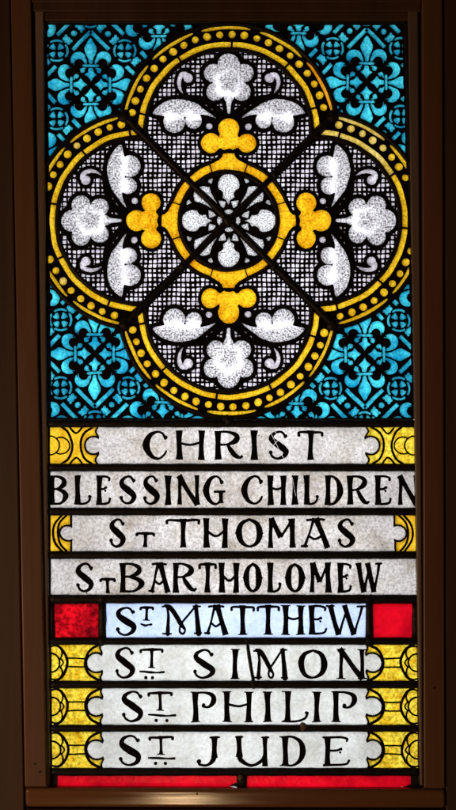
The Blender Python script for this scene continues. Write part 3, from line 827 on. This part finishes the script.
for u, v, rd in ((QX, QY, 7), (QX-46, QY-46, 4.6), (QX+46, QY-46, 4.6), (QX-46, QY+46, 4.6), (QX+46, QY+46, 4.6),
                 (QX-104, QY-104, 6.5), (QX+104, QY-104, 6.5), (QX-104, QY+104, 6.5), (QX+104, QY+104, 6.5), (QX, 420.5, 6), (102.3, 599, 5), (102.3, 641, 5), (369.2, 599, 5), (369.2, 641, 5), (254, 684, 4.4), (247.5, 641, 4)):
    blob(u, v, rd)

# ------------------------------------------------------------------ wooden frame
def prism(name, quad, df, db, mat, parent, bevel=1.5, segs=3):
    """board: quad of (u, v) outline corners (tl, tr, br, bl), front at depth df, back at db"""
    f = [PX(u, v, df) for u, v in quad]
    V = f+[(x, -db*S, z) for x, y, z in f]
    Fc = [(3, 2, 1, 0), (4, 5, 6, 7), (0, 1, 5, 4), (1, 2, 6, 5), (2, 3, 7, 6), (3, 0, 4, 7)]
    me = bpy.data.meshes.new(name); me.from_pydata(V, [], Fc); me.materials.append(mat)
    o = link(bpy.data.objects.new(name, me), parent)
    if bevel:
        b = o.modifiers.new('bevel', 'BEVEL'); b.width = bevel*S; b.segments = segs; b.limit_method = 'NONE'
        for p in me.polygons: p.use_smooth = True
        w_ = o.modifiers.new('wn', 'WEIGHTED_NORMAL'); w_.keep_sharp = False
    return o
frame = empty('window_frame')
frame['label'] = 'dark varnished wooden frame around the stained glass, lamp glint on its bottom rail'
frame['category'] = 'window frame'
FD = 10
def lx(v, a, b): return a+(b-a)*v/787.
o = prism('stile', [(lx(-70, 10.8, 24.8), -70), (lx(-70, 31.2, 47), -70), (47, 787.3), (24.8, 787.3)], FD, -4, M['wood'], frame, 1.6)
o = prism('stile', [(lx(-70, 422, 424), -70), (lx(-70, 442.6, 445), -70), (445, 788.8), (424, 788.8)], FD, -4, M['wood'], frame, 1.6)
prism('rail', [(25, 788.2), (445.5, 789.8), (446, 808.6), (25.5, 807.6)], FD+.6, -1.5, M['wood_rail'], frame, 3.6, 8)
prism('rail', [(31.6, -40), (421.6, -40), (421.6, 2.2), (31.6, 2.2)], FD-1, -4, M['wood_dark'], frame, 1.5)
# unseen backing strips added behind the boards to block daylight leaks round the glass
for q in ([(-10, -60), (42.5, -60), (48.5, 800), (-10, 800)], [(407, -60), (470, -60), (470, 800), (420.2, 800)],
          [(-9, -60), (469, -60), (469, 18), (-9, 18)], [(-10, 788.6), (470, 788.6), (470, 850), (-10, 850)]):
    prism('leak_backing', q, -4.6-(.6 if q[0][0] == -9 else 0)-(1.2 if q[0][1] > 700 else 0), -12, M['wood_dark'], frame, 0)
# glazing beads (back stops) inside the frame
prism('glazing_bead', [(34.5, -20), (43.6, -20), (50.0, 786), (46.2, 786)], 6, -3, M['bead'], frame, 1.5)
prism('glazing_bead', [(407.5, -20), (418, -20), (423, 786), (420.0, 786)], 6, -3, M['bead'], frame, 1.5)
prism('glazing_bead', [(33, -10), (421, -10), (421, 11.5), (33, 11.5)], 7, -3, M['wood_dark'], frame, 1.5)
prism('glazing_bead', [(36, 11.9), (416, 11.9), (416, 20.5), (36, 20.5)], 4, -3, M['wood_dark'], frame, 1.2)
def screw(u, v, d, r):
    V = []; Fc = []; n = 16
    for rr, dd in ((r, d-.2), (r, d+.5), (r*.8, d+.9), (r*.2, d+.9)):
        for b in range(n):
            ph = b/n*2*math.pi; x, y, z = PX(u, v, dd); V.append((x+rr*S*math.cos(ph), y, z+rr*S*math.sin(ph)))
    for a in range(3):
        for b in range(n): Fc.append((a*n+b, a*n+(b+1) % n, (a+1)*n+(b+1) % n, (a+1)*n+b))
    Fc.append(tuple(3*n+b for b in range(n)))
    me = bpy.data.meshes.new('nail_head'); me.from_pydata(V, [], Fc); me.materials.append(M['screw'])
    link(bpy.data.objects.new('nail_head', me), frame)
screw(40, 772, FD, 1.3); screw(35, 764, FD, .9); screw(434, 688, FD, 1.0); screw(197, 794, FD+.6, .9)

# ------------------------------------------------------------------ surrounding woodwork (closes the wall round the frame)
wall = empty('wooden_surround')
wall['label'] = 'plain dark brown boards fixed around the outside of the window frame'
wall['category'] = 'woodwork'
prism('board', [(-500, -300), (lx(-300, 10.0, 24.0), -300), (lx(1100, 10.0, 24.0), 1100), (-500, 1100)], 7, -10, M['wood_dark'], wall, 1.5)
prism('board', [(lx(-300, 443.4, 445.8), -300), (950, -300), (950, 1100), (lx(1100, 443.4, 445.8), 1100)], 7, -10, M['wood_dark'], wall, 1.5)
prism('board', [(lx(1100, 10.0, 24.0)+1-4, 809.2), (446, 809.8), (446.5, 1100), (lx(1100, 10.0, 24.0)+1, 1100)], 8, -10, M['wood_dark'], wall, 1.5)
prism('board', [(2, -300), (443.3, -300), (443.3, -41), (8, -41)], 8, -10, M['wood_dark'], wall, 1.5)
